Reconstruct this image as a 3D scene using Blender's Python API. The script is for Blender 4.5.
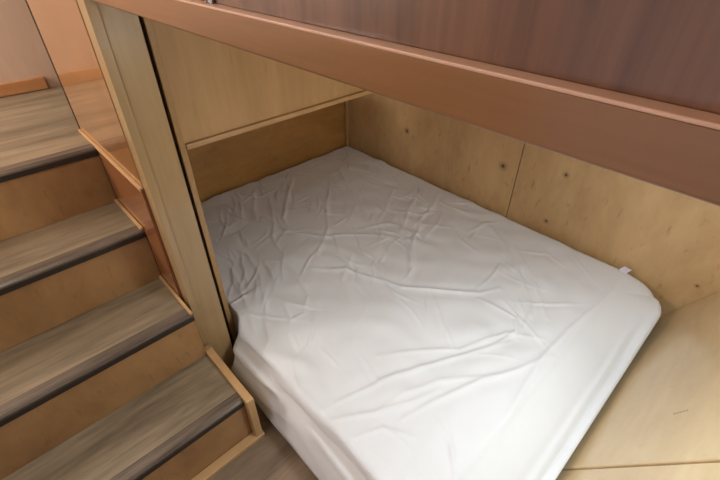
import bpy, bmesh, math, random
import numpy as np
from mathutils import Vector
for o in list(bpy.data.objects): bpy.data.objects.remove(o)
S = bpy.context.scene; C = S.collection

# ------------------------------------------------------------ camera
cam = bpy.data.objects.new('camera', bpy.data.cameras.new('camera')); C.objects.link(cam)
cam.location = (0, 0, 1.36)
cam.rotation_euler = (math.radians(90-36.94), 0, math.radians(-43.41))
cam.data.sensor_width = 36; cam.data.lens = 416.74/720*36; cam.data.clip_start = .01
S.camera = cam
# ------------------------------------------------------------ light
S.view_settings.view_transform = 'Standard'; S.view_settings.look = 'None'
S.view_settings.gamma = 1; S.view_settings.exposure = 0.08
w = bpy.data.worlds.new('world'); S.world = w; w.use_nodes = True
w.node_tree.nodes['Background'].inputs[0].default_value = (.75, .85, 1, 1)
w.node_tree.nodes['Background'].inputs[1].default_value = 1.0
def area(name, loc, rot, sx, sy, power, col):
    l = bpy.data.lights.new(name, 'AREA'); l.shape = 'RECTANGLE'; l.size = sx; l.size_y = sy
    l.energy = power; l.color = col
    o = bpy.data.objects.new(name, l); C.objects.link(o); o.location = loc
    o.rotation_euler = [math.radians(a) for a in rot]; return o
# added fill light outside two unseen windows invented for the left wall (facing +x)
area('window_daylight', (-1.24, .15, 1.05), (0, -90, 0), 0.9, 1.1, 1.4, (.82, .86, 1))
area('landing_daylight', (-1.24, 1.92, 1.6), (0, -90, 0), .6, .55, 34, (1, .94, .88))
# added fill light over the aisle, no fixture, under the ceiling
area('aisle_lamp', (-.55, .75, 2.1), (0, 0, 0), .5, .5, 7, (1, .94, .84))
# bunk lamp under the overhead cabinet
area('bunk_lamp', (.75, -.12, 1.235), (0, 12, 0), .35, .3, 15.5, (.80, .92, 1))

# ------------------------------------------------------------ helpers
def link(name, me, mat=None, parent=None):
    o = bpy.data.objects.new(name, me); C.objects.link(o)
    if mat: me.materials.append(mat)
    if parent:
        o.parent = parent; L = Vector((0, 0, 0)); p = parent
        while p: L += p.location; p = p.parent
        o.location = -L
    return o
def thing(name, label, cat, loc=(0, 0, 0), group=None):
    o = bpy.data.objects.new(name, None); C.objects.link(o); o.location = loc
    o.empty_display_size = .05
    return tag(o, label, cat, group)
def tag(o, label, cat, group=None):
    o['label'] = label; o['category'] = cat
    if group: o['group'] = group
    return o
def struct(o, label=None):
    o['kind'] = 'structure'
    if label: o['label'] = label
    return o
def boxes(name, bs, mat, parent=None, bev=.0015, seg=2):
    """bs: list of (x0,y0,z0,x1,y1,z1); one mesh"""
    bm = bmesh.new()
    for b in bs:
        r = bmesh.ops.create_cube(bm, size=1)
        for v in r['verts']:
            v.co = Vector(((b[0]+b[3])/2+v.co.x*(b[3]-b[0]), (b[1]+b[4])/2+v.co.y*(b[4]-b[1]), (b[2]+b[5])/2+v.co.z*(b[5]-b[2])))
    if bev: bmesh.ops.bevel(bm, geom=bm.edges[:], offset=bev, segments=seg, affect='EDGES', profile=.5)
    me = bpy.data.meshes.new(name); bm.to_mesh(me); bm.free()
    return link(name, me, mat, parent)
def prism(name, prof, axis, a0, a1, mat, parent=None, bev=.002):
    """prof: 2-D outline extruded along axis ('x': prof=(y,z); 'y': prof=(x,z))"""
    bm = bmesh.new(); f = lambda p, a: (a, p[0], p[1]) if axis == 'x' else (p[0], a, p[1])
    A = [bm.verts.new(f(p, a0)) for p in prof]; B = [bm.verts.new(f(p, a1)) for p in prof]
    bm.faces.new(A); bm.faces.new(B[::-1]); n = len(prof)
    for i in range(n): bm.faces.new((A[i], B[i], B[(i+1) % n], A[(i+1) % n])[::-1])
    bmesh.ops.recalc_face_normals(bm, faces=bm.faces[:])
    if bev: bmesh.ops.bevel(bm, geom=bm.edges[:], offset=bev, segments=2, affect='EDGES', profile=.5)
    me = bpy.data.meshes.new(name); bm.to_mesh(me); bm.free()
    return link(name, me, mat, parent)

# ------------------------------------------------------------ materials
def srgb(r, g, b):
    f = lambda c: (c/255/12.92) if c/255 <= .04045 else ((c/255+.055)/1.055)**2.4
    return (f(r), f(g), f(b), 1)
def wood(name, c0, c1, stretch, rough=.35, coat=.0, knots=(), flecks=0., bump=.02, contrast=(.3, .7), fine=1.0, coatr=.12, fleckcol=None):
    """c0 dark, c1 light; stretch = frequencies per axis (low along the grain); knots = (x,y,z,r)"""
    m = bpy.data.materials.new(name); m.use_nodes = True; nt = m.node_tree; N = nt.nodes; Lk = nt.links.new
    P = N['Principled BSDF']; tc = N.new('ShaderNodeTexCoord')
    mp = N.new('ShaderNodeMapping'); mp.inputs['Scale'].default_value = stretch; Lk(tc.outputs['Object'], mp.inputs[0])
    n1 = N.new('ShaderNodeTexNoise'); n1.inputs['Scale'].default_value = 1; n1.inputs['Detail'].default_value = 6
    n1.inputs['Roughness'].default_value = .6; n1.inputs['Distortion'].default_value = .6; Lk(mp.outputs[0], n1.inputs[0])
    n2 = N.new('ShaderNodeTexNoise'); n2.inputs['Scale'].default_value = 2.2; n2.inputs['Detail'].default_value = 2; Lk(tc.outputs['Object'], n2.inputs[0])
    n3 = N.new('ShaderNodeTexNoise'); n3.inputs['Scale'].default_value = 5; n3.inputs['Detail'].default_value = 4; Lk(mp.outputs[0], n3.inputs[0])
    ad = N.new('ShaderNodeMath'); ad.operation = 'MULTIPLY_ADD'; ad.inputs[1].default_value = .35*fine; Lk(n3.outputs[0], ad.inputs[0]); Lk(n1.outputs[0], ad.inputs[2])
    a2 = N.new('ShaderNodeMath'); a2.operation = 'MULTIPLY_ADD'; a2.inputs[1].default_value = .35; Lk(n2.outputs[0], a2.inputs[0]); Lk(ad.outputs[0], a2.inputs[2])
    sb = N.new('ShaderNodeMath'); sb.operation = 'SUBTRACT'; sb.inputs[1].default_value = .175+.175*fine; Lk(a2.outputs[0], sb.inputs[0])
    r = N.new('ShaderNodeValToRGB'); r.color_ramp.elements[0].position = contrast[0]; r.color_ramp.elements[1].position = contrast[1]
    r.color_ramp.elements[0].color = c0; r.color_ramp.elements[1].color = c1; Lk(sb.outputs[0], r.inputs[0])
    col = r.outputs[0]
    def darken(fac, c):
        nonlocal col
        mx = N.new('ShaderNodeMix'); mx.data_type = 'RGBA'; mx.inputs['B'].default_value = c
        Lk(fac, mx.inputs['Factor']); Lk(col, mx.inputs['A']); col = mx.outputs['Result']
    if flecks:
        mf = N.new('ShaderNodeMapping'); mf.inputs['Scale'].default_value = [70, 45, 16]; Lk(tc.outputs['Object'], mf.inputs[0])
        nf = N.new('ShaderNodeTexNoise'); nf.inputs['Scale'].default_value = 1.; nf.inputs['Detail'].default_value = 2; nf.inputs['Distortion'].default_value = .5
        Lk(mf.outputs[0], nf.inputs[0])
        mr = N.new('ShaderNodeMapRange'); mr.inputs['From Min'].default_value = .64; mr.inputs['From Max'].default_value = .74
        mr.inputs['To Max'].default_value = flecks; Lk(nf.outputs[0], mr.inputs[0])
        darken(mr.outputs[0], fleckcol or [c*.5 for c in c0[:3]]+[1])
    for (kx, ky, kz, kr) in knots:
        vd = N.new('ShaderNodeVectorMath'); vd.operation = 'DISTANCE'; vd.inputs[1].default_value = (kx, ky, kz)
        sc = N.new('ShaderNodeVectorMath'); sc.operation = 'ADD'
        Lk(tc.outputs['Object'], vd.inputs[0])
        for (k, f, c) in ((2.4, .55, [x*.45 for x in c0[:3]]+[1]), (1., .95, [x*.12 for x in c0[:3]]+[1])):
            mr = N.new('ShaderNodeMapRange'); mr.interpolation_type = 'SMOOTHSTEP'
            mr.inputs['From Min'].default_value = kr*k; mr.inputs['From Max'].default_value = kr*k*.25
            mr.inputs['To Max'].default_value = f; Lk(vd.outputs['Value'], mr.inputs[0]); darken(mr.outputs[0], c)
    Lk(col, P.inputs['Base Color']); P.inputs['Roughness'].default_value = rough
    P.inputs['Coat Weight'].default_value = coat; P.inputs['Coat Roughness'].default_value = coatr
    if bump:
        b = N.new('ShaderNodeBump'); b.inputs['Strength'].default_value = bump*4; b.inputs['Distance'].default_value = .002
        Lk(ad.outputs[0], b.inputs['Height']); Lk(b.outputs[0], P.inputs['Normal'])
    return m
def plain(name, col, rough=.5, metal=0, sheen=0):
    m = bpy.data.materials.new(name); m.use_nodes = True; nt = m.node_tree; P = nt.nodes['Principled BSDF']
    n = nt.nodes.new('ShaderNodeTexNoise'); n.inputs['Scale'].default_value = 9; n.inputs['Detail'].default_value = 3
    tc = nt.nodes.new('ShaderNodeTexCoord'); nt.links.new(tc.outputs['Object'], n.inputs[0])
    r = nt.nodes.new('ShaderNodeValToRGB'); r.color_ramp.elements[0].color = [c*.94 for c in col[:3]]+[1]; r.color_ramp.elements[1].color = col
    nt.links.new(n.outputs[0], r.inputs[0]); nt.links.new(r.outputs[0], P.inputs['Base Color'])
    P.inputs['Roughness'].default_value = rough; P.inputs['Metallic'].default_value = metal
    P.inputs['Sheen Weight'].default_value = sheen
    return m

XR = 1.72            # inner face of the wall along the bed
YB = 1.94            # inner face of the wall at the bed's far end
NY = [.771+.233*i for i in range(4)]     # stair nosings; the last is the landing's
NZ = [.2*(i+1) for i in range(4)]

M_ply = wood('birch_plywood', srgb(180, 143, 96), srgb(208, 173, 124), (9, 5, 2.2), .38, .15, flecks=.4,
             knots=[(XR, 1.436, .448, .011), (XR, .833, .454, .013), (XR, .546, .518, .009), (XR, .566, .272, .008), (XR, -.037, .274, .006)], contrast=(.25, .75))
M_plyback = wood('birch_plywood_back', srgb(168, 124, 66), srgb(196, 150, 88), (3, 6, 9), .4, .1, flecks=.25, contrast=(.25, .75))
M_slope = wood('smooth_plywood', srgb(200, 172, 130), srgb(222, 198, 156), (2.2, 8, 5), .3, .5, flecks=.12, knots=[(1.002+.001*k, -.1300-.0038*k, .3483+.0074*k, .0026) for k in range(5)], contrast=(.25, .75), coatr=.18)
M_panel = wood('pale_maple', srgb(182, 144, 98), srgb(202, 164, 116), (14, 14, 1.6), .4, .1, flecks=.15, contrast=(.2, .8))
M_edge = wood('maple_edging', srgb(182, 142, 96), srgb(208, 170, 122), (3, 3, 3), .4, contrast=(.25, .75))
M_post = wood('grey_maple', srgb(156, 128, 90), srgb(182, 150, 106), (22, 22, 1.5), .3, .4, contrast=(.2, .8))
M_stile = wood('stile_maple', srgb(166, 130, 84), srgb(188, 150, 100), (20, 20, 1.5), .35, .2, contrast=(.2, .8))
M_lip = plain('dark_nosing_lip', srgb(46, 38, 32), .5)
M_low = wood('lower_cherry', srgb(126, 76, 44), srgb(152, 96, 60), (5, 5, 2), .25, .5, contrast=(.2, .8), bump=.0)
M_lipw = wood('pinkish_lip', srgb(206, 160, 132), srgb(224, 180, 152), (3, 3, 3), .35, .2, contrast=(.25, .75))
M_red = wood('varnished_cherry', srgb(150, 103, 62), srgb(176, 127, 82), (5, 5, 2), .2, .9, contrast=(.2, .8), bump=.0, coatr=.05)
M_fascia = wood('fascia_cherry', srgb(120, 79, 42), srgb(148, 100, 55), (6, 1.5, 30), .38, .12, contrast=(.2, .8), bump=.005)
M_dark = wood('dark_cherry', srgb(80, 50, 34), srgb(120, 80, 55), (20, 24, 1.0), .42, .12, contrast=(.3, .62), bump=.005, flecks=.3)
M_riser = wood('riser_maple', srgb(142, 104, 64), srgb(178, 138, 92), (5, 5, 3), .35, .3, flecks=.3, contrast=(.25, .75))
M_tread = wood('vinyl_plank', srgb(104, 92, 74), srgb(164, 147, 121), (1.8, 14, 14), .4, .1, contrast=(.28, .72), bump=.01)
M_nose = wood('nosing_dark_oak', srgb(66, 56, 48), srgb(124, 110, 96), (3, 45, 45), .38, .2, contrast=(.25, .75), bump=.02)
M_floor = wood('floor_plank', srgb(100, 84, 68), srgb(150, 128, 106), (2, 14, 14), .4, .1, contrast=(.25, .75), bump=.01)
M_wall = wood('light_wall_panel', srgb(206, 172, 146), srgb(222, 190, 166), (7, 7, 2), .35, .2, contrast=(.2, .8), bump=.0)
M_sheet = plain('white_cotton', srgb(233, 235, 237), .85, sheen=.15)
M_tag = plain('white_label', srgb(232, 226, 236), .7)
M_metal = plain('brushed_steel', srgb(140, 140, 146), .35, 1)
M_black = plain('dark_gap', srgb(30, 20, 14), .8)
M_paint = plain('cream_paint', srgb(226, 218, 206), .6)
mg = bpy.data.materials.new('window_glass'); mg.use_nodes = True; g = mg.node_tree
g.nodes.clear(); o_ = g.nodes.new('ShaderNodeOutputMaterial'); mx = g.nodes.new('ShaderNodeMixShader'); mx.inputs[0].default_value = .08
tr = g.nodes.new('ShaderNodeBsdfTransparent'); gl = g.nodes.new('ShaderNodeBsdfGlossy'); gl.inputs['Roughness'].default_value = .02
g.links.new(tr.outputs[0], mx.inputs[1]); g.links.new(gl.outputs[0], mx.inputs[2]); g.links.new(mx.outputs[0], o_.inputs[0])

# ------------------------------------------------------------ the room
XL, YF, YL, ZC = -1.15, -1.6, 2.27, 2.15
struct(boxes('floor', [(XL-.1, YF-.1, -.06, XR+.12, YL+.1, 0)], M_floor, bev=0))
struct(boxes('ceiling', [(XL-.1, YF-.1, ZC, XR+.12, YL+.1, ZC+.05)], M_paint, bev=0))
struct(boxes('wall_front', [(XL-.1, YF-.1, 0, XR+.12, YF, ZC)], M_wall, bev=0))
struct(boxes('wall_back', [(XL-.1, YL, 0, XR+.12, YL+.1, ZC)], M_wall, bev=0))
struct(boxes('wall_right', [(XR+.02, YF, 0, XR+.12, YL, ZC)], M_wall, bev=0))
WIN = [(-.45, .75, .55, 1.5), (1.62, 2.2, 1.25, 1.9)]        # y0,y1,z0,z1 of the unseen windows, added for light
wb = []
ys = [YF, WIN[0][0], WIN[0][1], WIN[1][0], WIN[1][1], YL]
for i in range(5):
    if i in (1, 3):
        a = WIN[i//2]; wb += [(XL-.1, ys[i], 0, XL, ys[i+1], a[2]), (XL-.1, ys[i], a[3], XL, ys[i+1], ZC)]
    else: wb.append((XL-.1, ys[i], 0, XL, ys[i+1], ZC))
struct(boxes('wall_left', wb, M_wall, bev=0))
for n, a in enumerate(WIN):
    f = struct(boxes('window_%d' % (n+1), [(XL-.08, a[0], a[2], XL+.01, a[0]+.035, a[3]), (XL-.08, a[1]-.035, a[2], XL+.01, a[1], a[3]),
        (XL-.08, a[0]+.035, a[2], XL+.01, a[1]-.035, a[2]+.035), (XL-.08, a[0]+.035, a[3]-.035, XL+.01, a[1]-.035, a[3])], M_paint))
    boxes('pane', [(XL-.05, a[0]+.035, a[2]+.035, XL-.046, a[1]-.035, a[3]-.035)], mg, f, bev=0)

# landing at the top of the stairs, its skirting board
struct(boxes('baseboard_back', [(XL, YL-.016, .8, .285, YL, .85)], wood('baseboard_maple', srgb(186, 128, 80), srgb(206, 148, 98), (2, 9, 9), .35, .3), bev=.004))
# alcove wall behind the foot of the bed
struct(boxes('wall_alcove', [(.36, YB+.001, 0, XR-.001, YB+.02, .77)], M_plyback, bev=0))
struct(boxes('trim_1', [(XR-.02, YB-.02, .0, XR-.001, YB, .77)], M_edge, bev=.003), 'pale vertical corner batten where the two alcove walls meet')

# two plywood sheets lining the wall along the bed
tag(boxes('plywood_panel', [(XR, .759, 0, XR+.018, YB, 1.22)], M_ply, bev=.0015), 'far birch plywood wall panel with two dark knots, between corner batten and seam', 'panel')
tag(boxes('plywood_panel', [(XR, -.75, 0, XR+.018, .755, 1.22)], M_ply, bev=.0015), 'near birch plywood wall panel, right of the seam and behind the mattress corner', 'panel')

# ------------------------------------------------------------ stairs
st = thing('staircase', 'steep wooden staircase with grey plank treads and dark nosings rising at the left', 'stairs', (-.4, .78, 0))
X0, X1 = -1.147, .238
for i in range(4):
    y, z = NY[i], NZ[i]
    back = NY[i+1]+.003 if i < 3 else YL-.018
    x1 = X1 if i < 3 else X1
    t = boxes('tread' if i < 3 else 'landing', [(X0, y+.0205, z-.022, x1, back, z)] + ([(X1, 1.67, z-.022, 1.1, YL-.018, z)] if i == 3 else []), M_tread, st, bev=.0005)
    nose = [(y+.001, z-.012), (y+.001, z-.004), (y+.008, z+.002), (y+.04, z+.0025), (y+.04, z-.001), (y+.022, z-.003), (y+.002, z-.003-.012)]
    prism('nosing', nose, 'x', X0, X1, M_nose, t, bev=.0004)
    boxes('nosing_lip', [(X0, y-.001, z-.026, X1, y+.0025, z-.0095)], M_lip, t, bev=.0008)
    boxes('riser', [(X0, y+.003, (NZ[i-1] if i else .0)+.0005, X1, y+.02, z-.0225)], M_riser, st, bev=.0005)
# skirting strips on the treads against the side panel
for i in (1, 2):
    boxes('trim_strip', [(.229, NY[i]-.001, NZ[i]+.0027, .2378, NY[i+1]+.002, NZ[i]+.011)], M_edge, st, bev=.001)
prism('side_board', [(NY[0]-.024, .0165), (NY[0]-.024, NZ[0]+.014), (NY[1]+.03, NZ[0]+.014), (NY[1]+.03, .0165)], 'x', .2385, .262, M_edge, st, bev=.0015)
boxes('base_batten', [(X0, NY[0]-.030, 0, .266, NY[0]+.002, .016)], M_edge, st, bev=.002)
# side panels of the stair well
boxes('lower_side_panel', [(.239, 1.098, 0, .262, 1.655, .802)], M_low, st, bev=.001)
boxes('upper_side_panel', [(.2455, 1.098, .8025, .262, 1.655, 1.2520)], M_red, st, bev=.001)
boxes('edge_strip', [(.2440, 1.6552, .8003, .268, 1.6675, 1.2520)], M_black, st, bev=.001)
boxes('ledge_strip', [(.2372, 1.098, .796, .2452, 1.655, .8065)], M_edge, st, bev=.001)

# ------------------------------------------------------------ post, stile and locker panel
po = thing('support_post', 'greyish maple post between the stairs and the bed, running down to the floor', 'post', (.29, 1.07, 0))
boxes('post_board', [(.2695, 1.05, .0205, .342, 1.0975, 1.2520)], M_post, po, bev=.001)
boxes('corner_strip', [(.2475, 1.047, .0205, .2692, 1.0975, 1.2520)], M_post, po, bev=.001)
boxes('base_block', [(.2635, 1.042, 0, .346, 1.0985, .02)], M_edge, po, bev=.003)
bk = thing('bulkhead', 'pale maple locker front with a stile and bottom rail above the bed foot', 'cabinet', (1.0, 1.12, 0))
boxes('stile', [(.3725, 1.115, 0, .3905, 1.137, 1.2520)], M_stile, bk, bev=.002)
boxes('panel', [(.391, 1.121, .8785, XR-.001, 1.135, 1.2520)], M_panel, bk, bev=.001)
boxes('rail', [(.391, 1.112, .862, XR-.001, 1.137, .878)], M_edge, bk, bev=.003)
boxes('gap_backing', [(.345, 1.130, 0, .3722, 1.137, 1.2520)], M_black, bk, bev=0)  # black strip standing in for the shade inside the recess

# ------------------------------------------------------------ overhead cabinet along the bed opening
oc = thing('overhead_cabinet', 'dark cherry overhead cabinet with a long reddish front edge board above the bed', 'cabinet', (.5, .3, 1.25))
prism('face_board', [(.2415, 1.2528), (.240, 1.2545), (.240, 1.2868), (.2545, 1.2868), (.2545, 1.2548), (.2472, 1.2548), (.2472, 1.2528)], 'y', -.9, 1.64, M_fascia, oc, bev=.0004)
boxes('lip', [(.2398, -.9, 1.2868, .2615, 1.64, 1.2895)], M_lipw, oc, bev=.0008)
boxes('base_panel', [(.255, -.9, 1.2565, XR-.002, 1.1, 1.272)], M_panel, oc, bev=.001)
boxes('lamp_housing', [(.57, -.28, 1.245, .93, .04, 1.256)], M_paint, oc)
dr = boxes('door', [(.2535, -.9, 1.2895, .2715, .535, 2.0)], M_dark, oc, bev=.001)
boxes('hinge', [(.2495, .508, 1.2895, .2533, .522, 1.34), (.2485, .520, 1.2895, .2533, .5235, 1.34)], M_metal, dr, bev=.0008)
boxes('door', [(.2535, .542, 1.2895, .2715, 1.64, 2.0)], M_fascia, oc, bev=.001)
boxes('carcass', [(.272, -.9, 1.2895, .285, 1.64, 2.0), (.272, -.9, 2.0, XR-.002, 1.64, 2.015)]
, M_dark, oc, bev=0)

# ------------------------------------------------------------ slanted panel at the head of the bed
YS, SL = .0486, 1.95            # line on the floor, slope
def slant(x0, x1, name, mat, parent, th=.018, off=0., ztop=1.24):
    n = Vector((0, SL, 1)).normalized()        # outward normal (+y, up)
    pf = lambda z, d: Vector((0, YS-z/SL, z)) + n*d
    pr = [pf(.012, -th), pf(.0, 0.0) + n*off, pf(ztop, 0) + n*off, pf(ztop, -th)]
    bm = bmesh.new()
    A = [bm.verts.new((x0, p.y, max(p.z, .0))) for p in pr]; B = [bm.verts.new((x1, p.y, max(p.z, .0))) for p in pr]
    bm.faces.new(A); bm.faces.new(B[::-1])
    for i in range(4): bm.faces.new((A[i], A[(i+1) % 4], B[(i+1) % 4], B[i]))
    bmesh.ops.recalc_face_normals(bm, faces=bm.faces[:])
    bmesh.ops.bevel(bm, geom=bm.edges[:], offset=.0045, segments=3, affect='EDGES', profile=.5)
    for v in bm.verts:
        if v.co.x > .6 and v.co.x < 1.2: v.co.x -= .052*v.co.z
    me = bpy.data.meshes.new(name); bm.to_mesh(me); bm.free()
    return link(name, me, mat, parent)
sp = thing('slanted_panel', 'sloping smooth plywood panel with a seam, meeting the near end of the mattress', 'panel', (1.0, -.1, 0))
slant(.840, XR-.001, 'board', M_slope, sp)
slant(.30, .8375, 'board', M_slope, sp, off=-.005)

# ------------------------------------------------------------ mattress in its fitted sheet
WRINKLES = [
    (6, [(1.456, 1.726), (1.361, 1.55), (1.22, 1.289), (1.152, 1.161)]),
    (5, [(1.199, 1.832), (1.027, 1.631), (0.888, 1.48), (0.858, 1.395)]),
    (5, [(1.296, 1.611), (1.146, 1.464), (0.993, 1.266), (0.823, 1.143), (0.812, 1.063)]),
    (4, [(0.832, 1.557), (0.841, 1.388), (0.933, 1.237), (1.036, 1.16), (1.129, 1.072), (1.206, 0.958)]),
    (5, [(0.647, 1.273), (0.696, 1.226), (0.679, 1.104), (0.644, 0.98), (0.583, 0.924)]),
    (6, [(0.756, 1.098), (0.864, 0.996), (0.908, 0.854), (0.943, 0.757), (1.003, 0.686), (1.092, 0.586)]),
    (5, [(1.338, 1.153), (1.404, 1.041), (1.475, 1.023)]),
    (5, [(1.417, 1.052), (1.192, 0.91), (0.995, 0.772)]),
    (5, [(1.677, 1.13), (1.519, 1.058), (1.31, 1.012)]),
    (4, [(1.49, 1.428), (1.489, 1.307), (1.315, 1.199), (1.172, 1.142)]),
    (4, [(0.53, 1.383), (0.49, 1.218), (0.444, 1.083)]),
    (4, [(0.622, 1.409), (0.586, 1.225), (0.504, 1.054)]),
    (4, [(1.102, 1.163), (1.226, 1.114), (1.269, 1.051)]),
    (3, [(0.966, 1.862), (0.828, 1.66), (0.785, 1.554)]),
    (3, [(0.974, 1.737), (0.792, 1.413), (0.66, 1.373)]),
    (3, [(0.979, 1.072), (0.804, 0.953), (0.738, 0.833)]),
    (4, [(1.426, 0.876), (1.376, 0.794), (1.354, 0.694)]),
    (5, [(1.562, 0.747), (1.481, 0.614), (1.289, 0.412), (1.18, 0.344)]),
    (4, [(1.506, 0.589), (1.387, 0.448), (1.288, 0.354), (1.209, 0.29)]),
    (6, [(0.937, 0.761), (1.019, 0.668), (1.145, 0.534), (1.22, 0.493)]),
    (5, [(1.117, 0.516), (1.125, 0.369), (1.075, 0.34), (0.929, 0.359)]),
    (4, [(1.454, 0.805), (1.57, 0.785), (1.634, 0.748)]),
    (5, [(1.205, 0.955), (1.077, 0.81), (0.992, 0.789)]),
    (4, [(1.656, 1.235), (1.38, 1.109), (1.201, 1.001)]),
    (4, [(1.569, 1.032), (1.438, 0.956), (1.257, 0.906)]),
    (5, [(1.541, 0.18), (1.336, 0.201), (1.165, 0.21), (1.036, 0.217), (0.847, 0.195), (0.695, 0.17), (0.606, 0.151)]),
    (5, [(0.651, 0.592), (0.74, 0.53), (0.863, 0.425), (1.041, 0.352), (1.107, 0.253)]),
    (6, [(0.586, 0.528), (0.681, 0.479), (0.827, 0.415), (1.019, 0.324)]),
    (6, [(0.546, 0.392), (0.681, 0.352), (0.822, 0.305), (0.937, 0.247), (1.063, 0.202)]),
    (4, [(0.514, 0.457), (0.604, 0.444), (0.717, 0.395), (0.862, 0.287)]),
    (4, [(1.304, 0.404), (1.182, 0.346), (1.05, 0.319)]),
    (4, [(0.602, 0.306), (0.572, 0.241), (0.521, 0.191)]),
    (4, [(0.517, 1.089), (0.482, 1.009), (0.415, 0.895), (0.364, 0.853)]),
    (4, [(0.548, 1.002), (0.523, 0.917), (0.588, 0.908)]),
    (3, [(0.609, 0.888), (0.541, 0.824), (0.45, 0.75)]),
    (4, [(0.39, 0.574), (0.476, 0.547), (0.643, 0.505), (0.777, 0.44)]),
    (5, [(0.383, 0.53), (0.492, 0.461), (0.605, 0.406), (0.696, 0.376)]),
    (4, [(0.422, 0.777), (0.379, 0.676), (0.389, 0.629)]),
    (4, [(0.386, 0.448), (0.474, 0.411), (0.522, 0.334)]),
    (3, [(0.461, 1.141), (0.429, 1.032), (0.385, 0.947)]),
]

Z_TOP = .22
def smooth(t): t = np.clip(t, 0, 1); return t*t*(3-2*t)
def build_sheet():
    rs = np.random.RandomState(4)
    # core (flat) rectangle before the rounded sides
    bx = np.linspace(.385, XR-.047, 400); by = np.linspace(.035, YB-.048, 540)
    la = np.array([.21, .185, .16, .135, .11, .095, .08, .065, .05, .04, .03, .02, .01])
    ax = np.concatenate([.385-la*1.25, bx, XR-.047+la[::-1]]); ay = np.concatenate([.035-la, by, YB-.048+la[::-1]])
    A, B = np.meshgrid(ax, ay, indexing='ij')
    cx = np.clip(A, .385, XR-.047); cy = np.clip(B, .035, YB-.048)
    qx, qy = A-cx, B-cy; ell = np.maximum(np.abs(qx)*np.where(qx < 0, .8, 1), np.abs(qy)) 
    L2 = np.sqrt(qx**2+qy**2)+1e-9; dx, dy = qx/L2, qy/L2
    wx, wy = dx**2, dy**2
    prof = {'round': ([0, .01, .02, .03, .04, .05, .08, .21], [0, .010, .019, .027, .033, .036, .037, .020], [0, .001, .004, .010, .018, .028, .06, .195]),
            'left': ([0, .01, .02, .03, .04, .05, .065, .08, .095, .11, .135, .16, .21], [0, .011, .020, .023, .019, .018, .040, .056, .054, .060, .070, .078, .080],
                     [0, .003, .014, .030, .046, .055, .060, .072, .088, .105, .130, .160, .212]),
            'foot': ([0, .01, .02, .03, .04, .05, .08, .21], [0, .010, .018, .024, .027, .026, .012, -.02], [0, .001, .004, .010, .018, .028, .05, .105])}
    def P(k): e, r, d = prof[k]; return np.interp(ell, e, r), np.interp(ell, e, d)
    Rr, Dr = P('round'); Rl, Dl = P('left'); Rf, Df = P('foot')
    wl = np.where(qx < 0, wx, 0); wf = np.where(qy < 0, wy, 0); wr = np.where(L2 > 1e-8, 1-wl-wf, 1)
    R = Rr*wr+Rl*wl+Rf*wf; D = Dr*wr+Dl*wl+Df*wf
    X = cx+dx*R; Y = cy+dy*R; Z = Z_TOP-D
    # foot border slopes down towards the slanted panel, the crown sags a little towards its edges
    t = np.clip((.195-cy)/.16, 0, 1); drop = .095*(t*.75+.25*t**2)*smooth(t*6)*(1-.7*smooth((cx-1.25)/.4))
    Z -= drop*np.clip(1-D/.215, 0, 1)
    # rounded plan corners
    # left edge: bulges out into the aisle in front of the post, held back behind the stile
    inn = smooth((cy-.995)/.10)                 # 0 in front, 1 behind the stile
    edge = -.0 + .0*cy
    shift = .03*inn*1.0 + (-.002*smooth((cy-.62)/.3))*(1-inn) + (-.012*smooth((.5-cy)/.3))
    wq = np.clip(1-(X-.3)/.5, 0, 1)**2
    squash = np.where(qx < 0, 1-.75*inn, 1)
    X = np.where(qx < 0, cx+(X-cx)*squash, X) + shift*wq
    px, py = np.maximum(X-1.57, 0)/.142, np.maximum(.145-Y, 0)/.14
    sq = np.maximum(px, py)/np.maximum(np.hypot(px, py), 1e-6); sq = np.where((px > 0) & (py > 0), sq, 1)
    X = np.where(sq < 1, 1.57+px*.142*sq, X); Y = np.where(sq < 1, .145-py*.14*sq, Y)
    Y -= .010*np.sin(np.pi*np.clip((X-.6)/1.0, 0, 1))*smooth((.12-cy)/.1)*0
    # wrinkles
    top = np.exp(-(D/.05)**2)
    H = np.zeros_like(Z)
    wob = np.zeros_like(Z)
    for k in range(14):
        a = rs.uniform(0, 2*np.pi); fq = rs.uniform(4, 22); wob += np.sin(fq*(X*np.cos(a)+Y*np.sin(a))+rs.uniform(0, 6.3))/14*3
    for amp, pts in WRINKLES:
        best = np.full(Z.shape, 9.); side = np.zeros_like(Z); along = np.zeros_like(Z)
        tot = 0
        seg = [math.dist(pts[i], pts[i+1]) for i in range(len(pts)-1)]; T = sum(seg)
        for i in range(len(pts)-1):
            (x0, y0), (x1, y1) = pts[i], pts[i+1]; ux, uy = (x1-x0)/seg[i], (y1-y0)/seg[i]
            px, py = X-x0, Y-y0; tt = np.clip(px*ux+py*uy, 0, seg[i])
            ex, ey = px-tt*ux, py-tt*uy; d = np.hypot(ex, ey)
            s = np.sign(ux*py-uy*px); m = d < best
            best = np.where(m, d, best); side = np.where(m, s, side); along = np.where(m, (tot+tt)/T, along); tot += seg[i]
        sd = best*side + .004*wob
        taper = np.sin(np.pi*np.clip(along, .06, .94))**.6
        wd = .0085*(1+.35*wob*.5)
        wd = np.maximum(wd, .006)
        H += amp*.00085*taper*(np.exp(-(sd/wd)**2) - .45*np.exp(-((sd-.022)/.016)**2) - .25*np.exp(-((sd+.026)/.018)**2))
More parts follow.
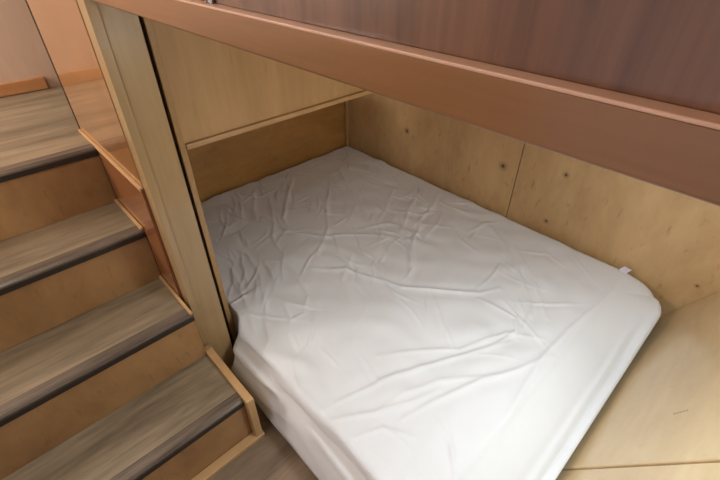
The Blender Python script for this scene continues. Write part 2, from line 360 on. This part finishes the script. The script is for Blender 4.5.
    # random small creases: warped ridged waves with patchy weight
    for k in range(230):
        x0, y0 = rs.uniform(.4, 1.65), rs.uniform(.2, 1.85) if k % 3 == 0 else rs.uniform(.9, 1.9); a = rs.normal(1.15, .7); l = rs.uniform(.03, .10)
        px, py = X-x0, Y-y0; al = px*np.cos(a)+py*np.sin(a); ac = -px*np.sin(a)+py*np.cos(a)+rs.uniform(-6, 6)*al*al*.35
        H += rs.uniform(.001, .0036)*np.exp(-(al/l)**2)*(np.exp(-(ac/.0065)**2)-.45*np.exp(-((ac-.014)/.011)**2))
    far = smooth((Y-.15)/.25)
    for k in range(22):
        a = rs.uniform(0, 2*np.pi); fq = rs.uniform(14, 60); H += far*.0011*(14/fq)**.7*np.sin(fq*(X*np.cos(a)+Y*np.sin(a))+2.5*wob+rs.uniform(0, 6.3))
    H *= .35+.65*smooth((Y-.13)/.12)
    Z = Z + H*top
    # long tension folds along the draped aisle side and along the foot
    sidew = wl*smooth(D/.03)*(1-smooth((D-.17)/.04))
    X = X - sidew*(.007+.003*np.sin(9*Y+1))*np.sin(85*D+11*Y*np.clip(1-Y, 0, 1)+1.6*wob)*(1-inn)
    ft = smooth((.10-Y)/.06)*smooth((X-.5)/.2)*(1-smooth((X-1.38)/.2))
    Z = Z + ft*.0045*np.sin((Y-.03*(X-1))*150+1.5*wob*.6)*np.exp(-(D/.05)**2)
    Z = np.maximum(Z, .004)
    dd = (SL*(Y-YS)+Z)/math.hypot(1, SL)        # distance in front of the slanted panel
    push = np.maximum(.004-dd, 0); Y = Y+push*1.15
    nx, ny = A.shape
    V = np.stack([X, Y, Z], -1).reshape(-1, 3)
    idx = np.arange(nx*ny).reshape(nx, ny)
    F = np.stack([idx[:-1, :-1], idx[1:, :-1], idx[1:, 1:], idx[:-1, 1:]], -1).reshape(-1, 4)
    per = list(idx[:, 0]) + list(idx[-1, 1:]) + list(idx[::-1, -1][1:]) + list(idx[0, ::-1][1:-1])
    me = bpy.data.meshes.new('fitted_sheet')
    me.from_pydata(V.tolist(), [], F.tolist()+[[int(i) for i in per[::-1]]])
    me.polygons.foreach_set('use_smooth', [True]*len(me.polygons)); me.update()
    return me
mt = thing('mattress', 'white double mattress in a wrinkled fitted sheet, lying low in the plywood alcove', 'mattress', (1.02, .97, 0))
link('fitted_sheet', build_sheet(), M_sheet, mt)
# small white care label sticking up at the wall side
bm = bmesh.new(); n = 7
rows = []
for i in range(n):
    u = i/(n-1)
    for j in (0, 1):
        x = 1.668+.034*u+.004*math.sin(u*3)
        rows.append(bm.verts.new((x, .182+j*.03-.012*u, .222+.020*u-.012*u*u+(.003*j))))
for i in range(n-1): bm.faces.new((rows[2*i], rows[2*i+1], rows[2*i+3], rows[2*i+2]))
me = bpy.data.meshes.new('care_label'); bm.to_mesh(me); bm.free()
cl = link('care_label', me, M_tag, mt); cl['label'] = 'small white care label'
sm = cl.modifiers.new('s', 'SOLIDIFY'); sm.thickness = .0012
